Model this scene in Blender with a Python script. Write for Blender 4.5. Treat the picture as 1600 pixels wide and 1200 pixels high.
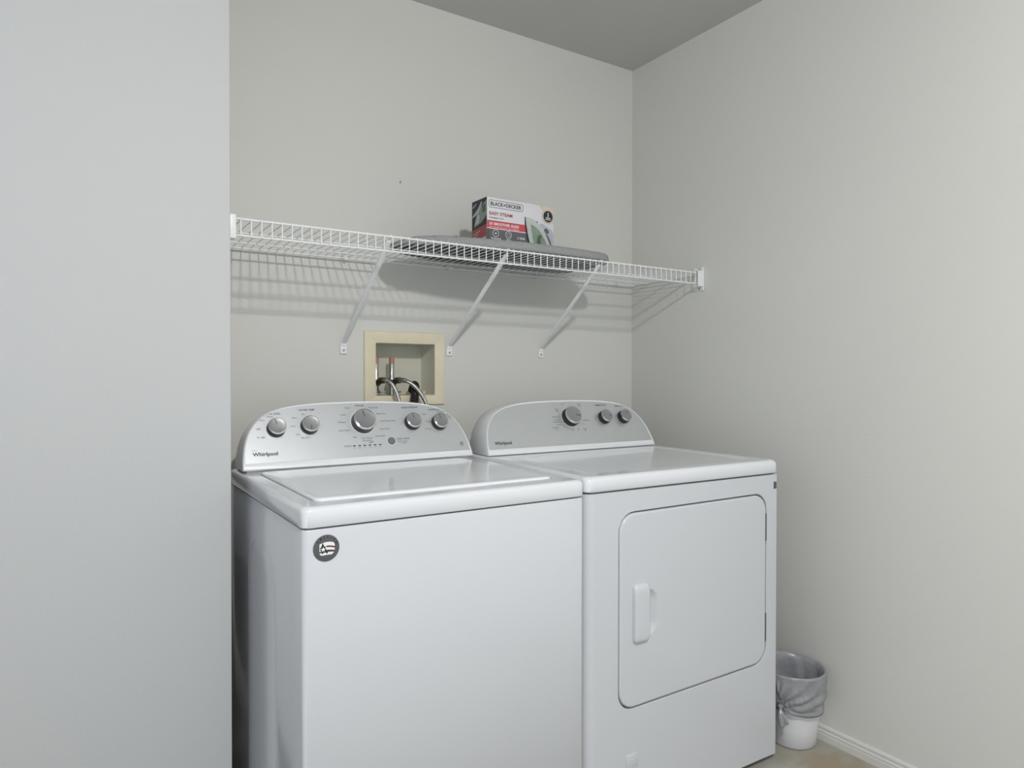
import bpy, bmesh, math, random
from mathutils import Vector, Matrix

random.seed(7)
for o in list(bpy.data.objects):
    bpy.data.objects.remove(o, do_unlink=True)
SC = bpy.context.scene
COL = SC.collection
PI = math.pi

# ------------------------------------------------------------------ camera
CEIL = 2.4853
cam_d = bpy.data.cameras.new('camera')
cam_d.sensor_fit = 'HORIZONTAL'
cam_d.sensor_width = 36.0
cam_d.lens = 1075.62 / 1600 * 36.0
cam_d.clip_start = 0.02
cam = bpy.data.objects.new('camera', cam_d)
COL.objects.link(cam)
yaw, pitch, roll = 0.5688, -0.0105, -0.0011
r_ = Vector((math.cos(yaw), -math.sin(yaw), 0))
f_ = Vector((math.sin(yaw) * math.cos(pitch), math.cos(yaw) * math.cos(pitch), math.sin(pitch)))
u_ = r_.cross(f_)
r2 = r_ * math.cos(roll) - u_ * math.sin(roll)
u2 = u_ * math.cos(roll) + r_ * math.sin(roll)
M = Matrix((r2, u2, -f_)).transposed().to_4x4()
M.translation = Vector((-2.0409, -2.2315, 1.1686))
cam.matrix_world = M
SC.camera = cam

# ------------------------------------------------------------------ light and exposure
SC.view_settings.view_transform = 'Standard'
SC.view_settings.look = 'None'
SC.view_settings.gamma = 1.0
SC.view_settings.use_curve_mapping = False
SC.view_settings.exposure = 0.0

w = bpy.data.worlds.new('daylight')
SC.world = w
w.use_nodes = True
bg = w.node_tree.nodes['Background']
bg.inputs['Color'].default_value = (0.85, 0.935, 1.0, 1)
bg.inputs['Strength'].default_value = 0.84

lamp_d = bpy.data.lights.new('ceiling_lamp', 'POINT')
lamp_d.shadow_soft_size = 0.06
lamp_d.energy = 120.0
lamp_d.color = (1.0, 0.99, 0.975)
lamp = bpy.data.objects.new('ceiling_lamp', lamp_d)
lamp.location = (-1.59, -2.64, 2.478)
COL.objects.link(lamp)
fill_d = bpy.data.lights.new('down_fill_disc', 'AREA')      # added downward fill disc under the lamp, lifts lower walls and lid
fill_d.shape = 'DISK'
fill_d.size = 0.14
fill_d.energy = 26.0
fill_d.color = lamp_d.color
fill = bpy.data.objects.new('down_fill_disc', fill_d)
fill.location = (-1.59, -2.60, 2.380)
COL.objects.link(fill)

# ------------------------------------------------------------------ materials
MATS = {}


def mat(name, color, rough=0.5, metal=0.0, noise=0.03, nscale=8.0, bump=0.0, bscale=200.0, coat=0.0, spec=0.5,
        alpha=1.0, trans=0.0):
    m = bpy.data.materials.new(name)
    m.use_nodes = True
    nt = m.node_tree
    b = nt.nodes['Principled BSDF']
    tc = nt.nodes.new('ShaderNodeTexCoord')
    nz = nt.nodes.new('ShaderNodeTexNoise')
    nz.inputs['Scale'].default_value = nscale
    nz.inputs['Detail'].default_value = 3.0
    nt.links.new(tc.outputs['Object'], nz.inputs['Vector'])
    rp = nt.nodes.new('ShaderNodeValToRGB')
    lo = [max(0, c * (1 - noise)) for c in color]
    hi = [min(1, c * (1 + noise)) for c in color]
    rp.color_ramp.elements[0].position = 0.3
    rp.color_ramp.elements[1].position = 0.7
    rp.color_ramp.elements[0].color = (*lo, 1)
    rp.color_ramp.elements[1].color = (*hi, 1)
    nt.links.new(nz.outputs['Fac'], rp.inputs['Fac'])
    nt.links.new(rp.outputs['Color'], b.inputs['Base Color'])
    b.inputs['Roughness'].default_value = rough
    b.inputs['Metallic'].default_value = metal
    b.inputs['Coat Weight'].default_value = coat
    b.inputs['Coat Roughness'].default_value = 0.08
    b.inputs['Specular IOR Level'].default_value = spec
    b.inputs['Alpha'].default_value = alpha
    b.inputs['Transmission Weight'].default_value = trans
    if bump > 0:
        n2 = nt.nodes.new('ShaderNodeTexNoise')
        n2.inputs['Scale'].default_value = bscale
        n2.inputs['Detail'].default_value = 4.0
        nt.links.new(tc.outputs['Object'], n2.inputs['Vector'])
        bp = nt.nodes.new('ShaderNodeBump')
        bp.inputs['Strength'].default_value = bump
        bp.inputs['Distance'].default_value = 0.004
        nt.links.new(n2.outputs['Fac'], bp.inputs['Height'])
        nt.links.new(bp.outputs['Normal'], b.inputs['Normal'])
    MATS[name] = m
    return m


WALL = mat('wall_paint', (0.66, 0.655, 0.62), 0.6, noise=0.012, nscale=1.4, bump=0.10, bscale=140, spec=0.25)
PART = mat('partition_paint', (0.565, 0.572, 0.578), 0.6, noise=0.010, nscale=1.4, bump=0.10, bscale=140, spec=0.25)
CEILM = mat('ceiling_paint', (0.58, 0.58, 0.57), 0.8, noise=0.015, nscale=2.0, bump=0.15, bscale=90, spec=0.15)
TRIM = mat('trim_paint', (0.66, 0.655, 0.62), 0.35, noise=0.01)
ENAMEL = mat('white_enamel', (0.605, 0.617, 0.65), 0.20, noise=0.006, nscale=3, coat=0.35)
LIDLIT = mat('white_enamel_lit_lid', (0.86, 0.875, 0.915), 0.10, noise=0.006, nscale=3, coat=0.5)  # lighter copy of the same enamel, light from above put into the lid's colour
TOPLIT = mat('white_enamel_lit_top', (0.74, 0.755, 0.79), 0.14, noise=0.006, nscale=3, coat=0.4)  # same enamel again, part of the overhead light put into the top panels' colour
PLAST = mat('white_plastic', (0.82, 0.835, 0.855), 0.32, noise=0.006)
SEAM = mat('seam_shade_grey', (0.10, 0.10, 0.105), 0.8)  # dark grey standing in for the shade in the gap below the top panels
FASC = mat('silver_fascia', (0.63, 0.65, 0.665), 0.40, metal=0.70, noise=0.01, nscale=30)
KBLK = mat('black_plastic', (0.012, 0.012, 0.013), 0.35)
KSIL = mat('brushed_silver', (0.37, 0.37, 0.38), 0.33, metal=0.75, noise=0.03, nscale=60)
KRIM = mat('polished_chrome_rim', (0.75, 0.75, 0.76), 0.12, metal=1.0)
INK = mat('dark_print', (0.05, 0.052, 0.056), 0.6)
INKG = mat('grey_print', (0.16, 0.165, 0.17), 0.6)
INKW = mat('white_print', (0.85, 0.85, 0.86), 0.5)
BTN = mat('grey_button', (0.16, 0.165, 0.175), 0.35)
STK = mat('charcoal_sticker', (0.095, 0.097, 0.105), 0.45)
MAROON = mat('maroon_print', (0.10, 0.035, 0.05), 0.5)
WIRE = mat('white_epoxy_wire', (0.84, 0.845, 0.85), 0.35, noise=0.01)
SCREW = mat('screw_steel', (0.32, 0.32, 0.33), 0.4, metal=0.7)
FAB = mat('grey_cotton_cover', (0.33, 0.338, 0.338), 0.9, noise=0.08, nscale=120, bump=0.4, bscale=500, spec=0.1)
HEM = mat('grey_cover_hem', (0.20, 0.20, 0.195), 0.9, noise=0.10, nscale=60, spec=0.1)
OLIVE = mat('dark_underside_metal', (0.055, 0.055, 0.042), 0.6, noise=0.3, nscale=30)
TUBEM = mat('dark_tube_steel', (0.08, 0.08, 0.08), 0.4, metal=0.5)
CARD = mat('printed_white_card', (0.70, 0.69, 0.72), 0.45, noise=0.01)
CRED = mat('red_card_print', (0.55, 0.075, 0.10), 0.45, noise=0.03)
CDRED = mat('dark_red_card_print', (0.34, 0.06, 0.075), 0.45, noise=0.05)
CGRY = mat('slate_card_print', (0.115, 0.115, 0.13), 0.45, noise=0.03)
CBLK = mat('black_card_print', (0.018, 0.018, 0.02), 0.45)
CPEA = mat('peach_card_print', (0.63, 0.52, 0.45), 0.5, noise=0.05, nscale=40)
CSOL = mat('pale_sole_print', (0.50, 0.53, 0.51), 0.45, noise=0.06, nscale=60)
CGRN = mat('grey_green_print', (0.23, 0.29, 0.235), 0.45, noise=0.12, nscale=60)
CDGN = mat('dark_green_print', (0.085, 0.115, 0.085), 0.45, noise=0.12, nscale=60)
CLIL = mat('lilac_grey_print', (0.46, 0.45, 0.53), 0.45, noise=0.06, nscale=60)
YELL = mat('yellowed_plastic', (0.75, 0.675, 0.50), 0.45, noise=0.04, nscale=14)
BOXIN = mat('grey_cream_plastic', (0.60, 0.585, 0.49), 0.5, noise=0.03)
CHROME = mat('valve_chrome', (0.52, 0.52, 0.50), 0.25, metal=1.0, noise=0.2, nscale=120)
COPR = mat('red_cap', (0.43, 0.20, 0.17), 0.4, noise=0.15, nscale=90)
BRASS = mat('tarnished_brass', (0.12, 0.115, 0.10), 0.35, metal=0.9, noise=0.3, nscale=90)
BRAID = mat('braided_steel', (0.46, 0.46, 0.44), 0.28, metal=0.9, noise=0.35, nscale=420, bump=0.25, bscale=900)
RUBB = mat('black_rubber', (0.014, 0.014, 0.014), 0.5)
BINM = mat('white_bin_plastic', (0.80, 0.80, 0.83), 0.35, noise=0.01)
BADGE = mat('dark_metal_badge', (0.14, 0.14, 0.145), 0.35, metal=0.6)


def bag_material():
    m = mat('smoky_bag_film', (0.36, 0.365, 0.385), 0.18, noise=0.12, nscale=30, bump=0.7, bscale=60, spec=0.7)
    nt = m.node_tree
    b = nt.nodes['Principled BSDF']
    out = nt.nodes['Material Output']
    tr = nt.nodes.new('ShaderNodeBsdfTransparent')
    tr.inputs['Color'].default_value = (0.8, 0.8, 0.82, 1)
    mx = nt.nodes.new('ShaderNodeMixShader')
    mx.inputs['Fac'].default_value = 0.80
    nt.links.new(tr.outputs[0], mx.inputs[1])
    nt.links.new(b.outputs[0], mx.inputs[2])
    nt.links.new(mx.outputs[0], out.inputs['Surface'])
    return m


BAG = bag_material()


def floor_material():
    m = mat('mottled_tile', (0.40, 0.37, 0.31), 0.35, spec=0.4)
    nt = m.node_tree
    b = nt.nodes['Principled BSDF']
    tc = nt.nodes.new('ShaderNodeTexCoord')
    n1 = nt.nodes.new('ShaderNodeTexNoise')
    n1.inputs['Scale'].default_value = 9.0
    n1.inputs['Detail'].default_value = 6.0
    n1.inputs['Roughness'].default_value = 0.6
    nt.links.new(tc.outputs['Object'], n1.inputs['Vector'])
    rp = nt.nodes.new('ShaderNodeValToRGB')
    e = rp.color_ramp.elements
    e[0].position, e[0].color = 0.36, (0.40, 0.395, 0.355, 1)
    e[1].position, e[1].color = 0.70, (0.34, 0.315, 0.25, 1)
    k = e.new(0.52)
    k.color = (0.375, 0.355, 0.30, 1)
    nt.links.new(n1.outputs['Fac'], rp.inputs['Fac'])
    # brown clouding in the glaze, with an outline of its own
    mp = nt.nodes.new('ShaderNodeMapping')
    mp.inputs['Location'].default_value = (0.42, 7.72, 0)
    mp.inputs['Scale'].default_value = (8.0, 8.0, 0)
    n2 = nt.nodes.new('ShaderNodeTexNoise')
    n2.inputs['Scale'].default_value = 14.0
    nt.links.new(tc.outputs['Object'], n2.inputs['Vector'])
    ad = nt.nodes.new('ShaderNodeMixRGB')
    ad.blend_type = 'ADD'
    ad.inputs['Fac'].default_value = 0.16
    nt.links.new(tc.outputs['Object'], ad.inputs['Color1'])
    nt.links.new(n2.outputs['Color'], ad.inputs['Color2'])
    nt.links.new(ad.outputs[0], mp.inputs['Vector'])
    gr = nt.nodes.new('ShaderNodeTexGradient')
    gr.gradient_type = 'SPHERICAL'
    nt.links.new(mp.outputs[0], gr.inputs['Vector'])
    r3 = nt.nodes.new('ShaderNodeValToRGB')
    r3.color_ramp.elements[0].position = 0.04
    r3.color_ramp.elements[1].position = 0.48
    nt.links.new(gr.outputs['Color'], r3.inputs['Fac'])
    mx = nt.nodes.new('ShaderNodeMixRGB')
    mx.inputs['Color2'].default_value = (0.345, 0.285, 0.205, 1)
    nt.links.new(r3.outputs[0], mx.inputs['Fac'])
    nt.links.new(rp.outputs[0], mx.inputs['Color1'])
    nt.links.new(mx.outputs[0], b.inputs['Base Color'])
    return m


FLOORM = floor_material()


# ------------------------------------------------------------------ helpers
def link(name, bm, mats, parent=None, smooth=True, angle=40):
    bmesh.ops.recalc_face_normals(bm, faces=bm.faces[:])
    me = bpy.data.meshes.new(name)
    bm.to_mesh(me)
    bm.free()
    if not isinstance(mats, (list, tuple)):
        mats = [mats]
    for m in mats:
        me.materials.append(m)
    if smooth:
        for p in me.polygons:
            p.use_smooth = True
        me.set_sharp_from_angle(angle=math.radians(angle))
    o = bpy.data.objects.new(name, me)
    COL.objects.link(o)
    if parent is not None:
        o.parent = parent
    return o


def thing(name, label, cat, loc=(0, 0, 0), rz=0.0, group=None):
    o = bpy.data.objects.new(name, None)
    o.empty_display_size = 0.05
    COL.objects.link(o)
    o.location = loc
    o.rotation_euler = (0, 0, rz)
    return tag(o, label, cat, group)


def tag(o, label, cat, group=None):
    o['label'] = label
    o['category'] = cat
    if group:
        o['group'] = group
    return o


def struct(name, bm, m, smooth=False):
    o = link(name, bm, m, None, smooth)
    o['kind'] = 'structure'
    return o


def box(bm, lo, hi, bev=0.0, seg=2, mi=0, mtx=None):
    x0, y0, z0 = lo
    x1, y1, z1 = hi
    t = bmesh.new()
    vs = [t.verts.new(p) for p in ((x0, y0, z0), (x1, y0, z0), (x1, y1, z0), (x0, y1, z0),
                                   (x0, y0, z1), (x1, y0, z1), (x1, y1, z1), (x0, y1, z1))]
    for q in ((3, 2, 1, 0), (4, 5, 6, 7), (0, 1, 5, 4), (1, 2, 6, 5), (2, 3, 7, 6), (3, 0, 4, 7)):
        t.faces.new([vs[i] for i in q])
    if bev > 0:
        bmesh.ops.bevel(t, geom=t.edges[:], offset=bev, segments=seg, profile=0.5, affect='EDGES')
    merge(bm, t, mi, mtx)


def merge(bm, t, mi=0, mtx=None):
    mp = {}
    for v in t.verts:
        mp[v] = bm.verts.new(mtx @ v.co if mtx else v.co)
    for f in t.faces:
        try:
            nf = bm.faces.new([mp[v] for v in f.verts])
            nf.material_index = mi
        except ValueError:
            pass
    t.free()


def loft(bm, loops, close0=False, close1=False, mi=0, ring=True, mtx=None):
    rows = []
    for lp in loops:
        rows.append([bm.verts.new(mtx @ Vector(p) if mtx else Vector(p)) for p in lp])
    n = len(rows[0])
    for a, b in zip(rows, rows[1:]):
        for i in range(n if ring else n - 1):
            j = (i + 1) % n
            f = bm.faces.new((a[i], a[j], b[j], b[i]))
            f.material_index = mi
    if close0:
        bm.faces.new(rows[0][::-1]).material_index = mi
    if close1:
        bm.faces.new(rows[-1]).material_index = mi
    return rows


def rr(x0, x1, y0, y1, r, n=6, sub=1):
    """rounded rectangle, counter clockwise, sub points along each straight edge"""
    r = max(r, 1e-5)
    cs = [(x1 - r, y0 + r, -PI / 2), (x1 - r, y1 - r, 0), (x0 + r, y1 - r, PI / 2), (x0 + r, y0 + r, PI)]
    pts = []
    for k, (cx, cy, a0) in enumerate(cs):
        arc = [(cx + r * math.cos(a0 + PI / 2 * i / n), cy + r * math.sin(a0 + PI / 2 * i / n)) for i in range(n + 1)]
        pts += arc
        nx = cs[(k + 1) % 4]
        e = (nx[0] + r * math.cos(nx[2]), nx[1] + r * math.sin(nx[2]))
        s = arc[-1]
        for i in range(1, sub):
            pts.append((s[0] + (e[0] - s[0]) * i / sub, s[1] + (e[1] - s[1]) * i / sub))
    return pts


def z_(pts, z):
    return [(p[0], p[1], z) for p in pts]


def catmull(pts, k=6, closed=False):
    P = [Vector(p) for p in pts]
    out = []
    n = len(P)
    rng = n if closed else n - 1
    for i in range(rng):
        p0 = P[(i - 1) % n] if closed or i > 0 else P[0] * 2 - P[1]
        p1 = P[i]
        p2 = P[(i + 1) % n]
        p3 = P[(i + 2) % n] if closed or i + 2 < n else P[-1] * 2 - P[-2]
        for j in range(k):
            t = j / k
            out.append(0.5 * ((2 * p1) + (p2 - p0) * t + (2 * p0 - 5 * p1 + 4 * p2 - p3) * t * t
                              + (3 * p1 - p0 - 3 * p2 + p3) * t ** 3))
    if not closed:
        out.append(P[-1].copy())
    return out


def tube(bm, pts, r, n=8, cap=True, mi=0):
    P = [Vector(p) for p in pts]
    rad = r if callable(r) else (lambda i: r)
    d = (P[1] - P[0]).normalized()
    a = Vector((0, 0, 1)) if abs(d.z) < 0.9 else Vector((1, 0, 0))
    u = d.cross(a).normalized()
    loops = []
    for i, p in enumerate(P):
        if i == 0:
            t = (P[1] - P[0]).normalized()
        elif i == len(P) - 1:
            t = (P[-1] - P[-2]).normalized()
        else:
            t = ((P[i + 1] - p).normalized() + (p - P[i - 1]).normalized()).normalized()
        u = (u - t * u.dot(t)).normalized()
        v = t.cross(u)
        R = rad(i)
        loops.append([p + u * R * math.cos(2 * PI * k / n) + v * R * math.sin(2 * PI * k / n) for k in range(n)])
    loft(bm, loops, cap, cap, mi)


def lathe(bm, prof, mtx, n=40, close0=True, close1=True, mi=0):
    loops = [[(r * math.cos(2 * PI * k / n), r * math.sin(2 * PI * k / n), z) for k in range(n)] for r, z in prof]
    loft(bm, loops, close0, close1, mi, mtx=mtx)


def frame(o, u, v):
    u = Vector(u).normalized()
    v = Vector(v).normalized()
    n = u.cross(v)
    m = Matrix((u, v, n)).transposed().to_4x4()
    m.translation = Vector(o)
    return m


def poly(bm, F, pts, off=0.0, mi=0):
    f = bm.faces.new([bm.verts.new(F @ Vector((p[0], p[1], off))) for p in pts])
    f.material_index = mi


def circ(cx, cy, r, n=32, a0=0.0, a1=2 * PI):
    return [(cx + r * math.cos(a0 + (a1 - a0) * i / n), cy + r * math.sin(a0 + (a1 - a0) * i / n)) for i in range(n)]


def annulus(bm, F, cx, cy, r0, r1, off=0.0, mi=0, n=36, ex=1.0):
    loft(bm, [[(cx + ex * r * math.cos(2 * PI * i / n), cy + r * math.sin(2 * PI * i / n), off) for i in range(n)]
              for r in (r0, r1)], mi=mi, mtx=F)


def rect(u0, u1, v0, v1):
    return [(u0, v0), (u1, v0), (u1, v1), (u0, v1)]


def text(bm, F, s, x, y, size, align='CENTER', bold=0.0, mi=0, off=0.0003, sx=1.0, rot=0.0, width=None):
    cu = bpy.data.curves.new('lettering', 'FONT')
    cu.body = s
    cu.size = 1.0
    cu.align_x = 'LEFT'
    cu.align_y = 'BOTTOM_BASELINE'
    cu.offset = bold
    cu.resolution_u = 3
    o = bpy.data.objects.new('lettering', cu)
    COL.objects.link(o)
    dg = bpy.context.evaluated_depsgraph_get()
    me = bpy.data.meshes.new_from_object(o.evaluated_get(dg))
    bpy.data.objects.remove(o, do_unlink=True)
    xs = [v.co.x for v in me.vertices] or [0, 1]
    w0, w1 = min(xs), max(xs)
    if width:
        sx = width / ((w1 - w0) * size)
    sh = {'CENTER': (w0 + w1) / 2, 'LEFT': w0, 'RIGHT': w1}[align]
    T = F @ Matrix.Translation((x, y, off)) @ Matrix.Rotation(rot, 4, 'Z') @ Matrix.Diagonal((size * sx, size, size, 1)) \
        @ Matrix.Translation((-sh, 0, 0))
    t = bmesh.new()
    t.from_mesh(me)
    bpy.data.meshes.remove(me)
    merge(bm, t, mi, T)


def link_flat(name, bm, mats, parent):
    """printed faces: keep winding"""
    me = bpy.data.meshes.new(name)
    bm.to_mesh(me)
    bm.free()
    for m in (mats if isinstance(mats, (list, tuple)) else [mats]):
        me.materials.append(m)
    o = bpy.data.objects.new(name, me)
    COL.objects.link(o)
    o.parent = parent
    return o


# ------------------------------------------------------------------ setting
XL, XR, YF = -4.3, 0.0, -4.2          # room extents
PX, PY = -1.7143, -0.45               # corner of the partition that closes the alcove on the left

bm = bmesh.new()
box(bm, (XL, YF, -0.10), (XR + 0.12, 0.22, 0.0))
struct('floor', bm, FLOORM)
bm = bmesh.new()
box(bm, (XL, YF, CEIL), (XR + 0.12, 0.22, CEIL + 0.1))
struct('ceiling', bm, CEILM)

HX0, HX1, HZ0, HZ1 = -1.1687, -0.9464, 1.1030, 1.2836     # opening of the recessed box
bm = bmesh.new()
o_ = [(PX - 0.1, 0), (XR + 0.12, 0), (XR + 0.12, CEIL), (PX - 0.1, CEIL)]
h_ = [(HX0 - .004, HZ0 - .004), (HX1 + .004, HZ0 - .004), (HX1 + .004, HZ1 + .004), (HX0 - .004, HZ1 + .004)]
lp = [[(x, y, z) for x, z in pts] for pts, y in ((o_, 0.0), (h_, 0.0), (h_, 0.22), (o_, 0.22))]
loft(bm, lp + [lp[0]])
bmesh.ops.remove_doubles(bm, verts=bm.verts[:], dist=1e-6)
struct('wall_back', bm, WALL)
bm = bmesh.new()
box(bm, (XR, YF, 0.0), (XR + 0.12, 0.0, CEIL))
struct('wall_right', bm, WALL)
bm = bmesh.new()
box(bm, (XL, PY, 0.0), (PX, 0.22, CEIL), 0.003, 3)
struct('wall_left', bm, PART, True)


def baseboard(name, p0, p1, out):
    p0, p1, out = Vector(p0), Vector(p1), Vector(out)
    prof = [(0.0, 0.0), (0.013, 0.0), (0.013, 0.021), (0.0105, 0.0225), (0.0105, 0.0245), (0.0120, 0.026), (0.0115, 0.030), (0.0070, 0.0325), (0.0060, 0.036),
            (0.0085, 0.0375), (0.0085, 0.041), (0.0070, 0.046), (0.0035, 0.0485), (0.0, 0.0485)]
    b = bmesh.new()
    loft(b, [[p + out * d + Vector((0, 0, z)) for d, z in prof] for p in (p0, p1)], True, True)
    struct(name, b, TRIM, True)


baseboard('baseboard_right', (-0.0005, YF, 0), (-0.0005, -0.02, 0), (-1, 0, 0))
baseboard('baseboard_back', (PX + 0.002, -0.0005, 0), (-0.02, -0.0005, 0), (0, -1, 0))
baseboard('baseboard_left', (XL, PY - 0.0005, 0), (PX, PY - 0.0005, 0), (0, -1, 0))


# ------------------------------------------------------------------ shared appliance pieces
TILT = math.radians(27)
ST, CT = math.sin(TILT), math.cos(TILT)
HALF = [(0.3465, 0.0), (0.3450, 0.025), (0.3395, 0.060), (0.3310, 0.090), (0.3180, 0.118), (0.2990, 0.1425),
        (0.2720, 0.1630), (0.2350, 0.1780), (0.1850, 0.1880), (0.1150, 0.1940), (0.0, 0.1965)]


def console_outline(sx, sy):
    r = [(x * sx, y * sy) for x, y in HALF]
    full = r + [(-x, y) for x, y in r[-2::-1]]
    return [(p.x, p.y) for p in catmull([(x, y, 0) for x, y in full], 4)]


def make_console(root, cx, y0, z0, yback, ztop, sx, sy):
    """housing with a raised rim, the grey fascia, returns (housing object, frame of its face)"""
    F = frame((cx, y0, z0), (1, 0, 0), (0, ST, CT))
    out = console_outline(sx, sy)
    hw = 0.3465 * sx
    vm = 0.1965 * sy

    def ins(d, vb):
        return [(u * (hw - d) / hw, vb + v * (vm - d - vb) / vm) for u, v in out]
    b = bmesh.new()
    L = [[F @ Vector((u, v, n)) for u, v in pts] for pts, n in
         ((ins(0.0072, 0.0195), -0.0022), (ins(0.0066, 0.0190), 0.0), (ins(0.0030, 0.0030), 0.0008),
          (ins(0.0010, 0.0010), -0.0004), (out, -0.0032))]
    front = L[-1]
    back = [Vector((cx + (p.x - cx) * 0.985, yback, z0 + (p.z - z0) * 0.985)) for p in front]
    mid = [a.lerp(c, 0.12) for a, c in zip(front, back)]
    mid2 = [a.lerp(c, 0.94) for a, c in zip(front, back)]
    back2 = [Vector((cx + (p.x - cx) * 0.965, yback, z0 + (p.z - z0) * 0.965)) for p in front]
    loft(b, L + [mid, mid2, back2], True, True)
    # recessed plinth that carries it on the top panel
    box(b, (cx - hw + 0.012, y0 + 0.014, ztop), (cx + hw - 0.012, yback - 0.01, z0 + 0.002))
    h = link('console', b, PLAST, root, True, 50)
    b = bmesh.new()
    pts = ins(0.0073, 0.0197)
    poly(b, F, pts, -0.0010, 2)
    return h, F @ Matrix.Translation((0, 0, -0.0010)), b


def finish_panel(b, h):
    fo = link_flat('control_panel', b, [INK, INKG, FASC, INKW], h)
    fo['label'] = 'silver grey control fascia with printed legends'


def make_knob(root, F, u, v, R, h, ang, halo=True):
    T = F @ Matrix.Translation((u, v, 0.0))
    b = bmesh.new()
    lathe(b, [(R * 1.01, 0.0002), (R * 1.01, h * 0.15), (R * 0.99, h * 0.78), (R * 0.975, h * 0.80)], T)
    k = link('control_knob', b, KBLK, root)
    b = bmesh.new()
    lathe(b, [(R * 0.975, h * 0.80), (R * 0.97, h * 0.90), (R * 0.94, h * 0.965), (R * 0.85, h * 1.0)], T, close0=False,
          close1=False, mi=1)
    lathe(b, [(R * 0.85, h), (R * 0.80, h * 0.99), (R * 0.45, h * 0.97), (R * 0.02, h * 0.96)], T, close0=False)
    c = link('knob_cap', b, [KSIL, KRIM], k)
    c['label'] = 'brushed silver knob cap'
    b = bmesh.new()
    w_ = R * 0.035
    A = T @ Matrix.Rotation(ang, 4, 'Z')
    poly(b, A, [(-w_, R * 0.22), (w_, R * 0.22), (w_, R * 0.82), (-w_, R * 0.82)], h * 0.992)
    link_flat('pointer_mark', b, INK, k)
    if halo:
        b = bmesh.new()
        annulus(b, T, 0, 0, R * 1.06, R * 1.12, 0.0002)
        link_flat('printed_ring', b, INKW, k)
    return k


def wordmark(root, F, u, v, width, cap):
    b = bmesh.new()
    text(b, F, 'Whirlpool', u, v, cap * 1.38, 'LEFT', bold=0.030, width=width)
    annulus(b, F, u + width * 0.47, v + cap * 0.42, cap * 1.25, cap * 1.31, 0.0002, 1, ex=1.0)
    o = link_flat('logo', b, [INK, FASC], root)
    return o


def vfoot(root, x, y, z1):
    b = bmesh.new()
    lathe(b, [(0.020, 0.0), (0.020, 0.006), (0.012, 0.010), (0.008, 0.011), (0.008, z1)], Matrix.Translation((x, y, 0)), 20)
    link('levelling_foot', b, RUBB, root)


# ------------------------------------------------------------------ washing machine
W, D = 0.699, 0.700
washer = thing('washing_machine', 'white top-loading washing machine with five knobs and a round charcoal sticker', 'washing machine', (-1.668, -0.8969, 0), 0.0065)
ZT, ZP = 0.9133, 0.8725
b = bmesh.new()
rings = []
for ins, z in ((0.004, 0.024), (0.0, 0.028), (0.0, ZP - 0.006), (0.0015, ZP - 0.0035), (0.006, ZP - 0.0032)):
    rings.append(z_(rr(0.0015 + ins, W - 0.0015 - ins, 0.002 + ins, D - ins, 0.012, 6, 12), z))
loft(b, rings, True, True)
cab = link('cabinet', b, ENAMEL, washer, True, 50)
# pressed relief on the side panel towards the partition
b = bmesh.new()


def side(px, n, dz0, dz1, r):
    return [(n, y, z) for y, z in rr(px[0], px[1], dz0, dz1, r, 10, 6)]


loft(b, [side((0.205, 0.475), 0.0014, 0.08, 0.775, 0.09), side((0.215, 0.465), -0.0012, 0.09, 0.765, 0.085),
         side((0.228, 0.452), -0.0022, 0.103, 0.752, 0.075), side((0.26, 0.42), -0.0022, 0.135, 0.72, 0.05)], False, True)
link('side_relief', b, ENAMEL, cab, True, 60)
b = bmesh.new()
box(b, (0.010, 0.012, ZP - 0.0035), (W - 0.010, D - 0.012, ZP + 0.003))
link('seam_shade_strip', b, SEAM, cab)  # dark strip filling the open gap, its shade put into the colour
for x, y in ((0.06, 0.06), (W - 0.06, 0.06), (0.06, D - 0.06), (W - 0.06, D - 0.06)):
    vfoot(washer, x, y, 0.03)

# top panel with a well for the lid and a finger scoop at its front
LX0, LX1, LY0, LY1 = 0.047, 0.650, 0.067, 0.560


def lid_loop(d, r, z, scoop=0.0):
    pts = rr(LX0 - d, LX1 + d, LY0 - d, LY1 + d, r, 6, 40)
    res = []
    for x, y in pts:
        if scoop and y < LY0 + 0.02:
            t = max(0.0, 1 - abs(x - 0.348) / 0.15)
            s = t * t * (3 - 2 * t)
            s = min(1.0, s * 2.2)
            y -= scoop * s
        res.append((x, y, z))
    return res


b = bmesh.new()


def top_loop(ins, z, r=0.016):
    return z_(rr(ins, W - ins, ins, D - ins, r, 6, 40), z)


loft(b, [top_loop(0.012, ZP), top_loop(0.002, ZP), top_loop(0.0, ZP + 0.002), top_loop(0.0, ZT - 0.010),
         top_loop(0.0012, ZT - 0.006), top_loop(0.004, ZT - 0.0025), top_loop(0.009, ZT - 0.0004), top_loop(0.013, ZT, 0.014), top_loop(0.0145, ZT, 0.013),
         lid_loop(0.0080, 0.021, ZT, 0.0102), lid_loop(0.0065, 0.020, ZT, 0.010), lid_loop(0.0048, 0.019, ZT - 0.0010, 0.009),
         lid_loop(0.0035, 0.018, ZT - 0.010, 0.006), lid_loop(-0.006, 0.012, ZT - 0.012)], True, True)
link('top_panel', b, TOPLIT, washer, True, 50)
b = bmesh.new()
loft(b, [lid_loop(-0.002, 0.016, ZT - 0.009), lid_loop(0.0, 0.017, ZT - 0.002), lid_loop(-0.0008, 0.017, ZT + 0.0012),
         lid_loop(-0.0035, 0.016, ZT + 0.0032), lid_loop(-0.008, 0.015, ZT + 0.0042), lid_loop(-0.016, 0.012, ZT + 0.0042),
         lid_loop(-0.030, 0.010, ZT + 0.0034), lid_loop(-0.060, 0.010, ZT + 0.0030)], True, True)
link('lid', b, LIDLIT, washer, True, 50)

console, F, BMT = make_console(washer, 0.353, 0.5585, 0.9203, 0.690, ZT, 1.0, 1.0)
cxw = 0.353


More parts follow.
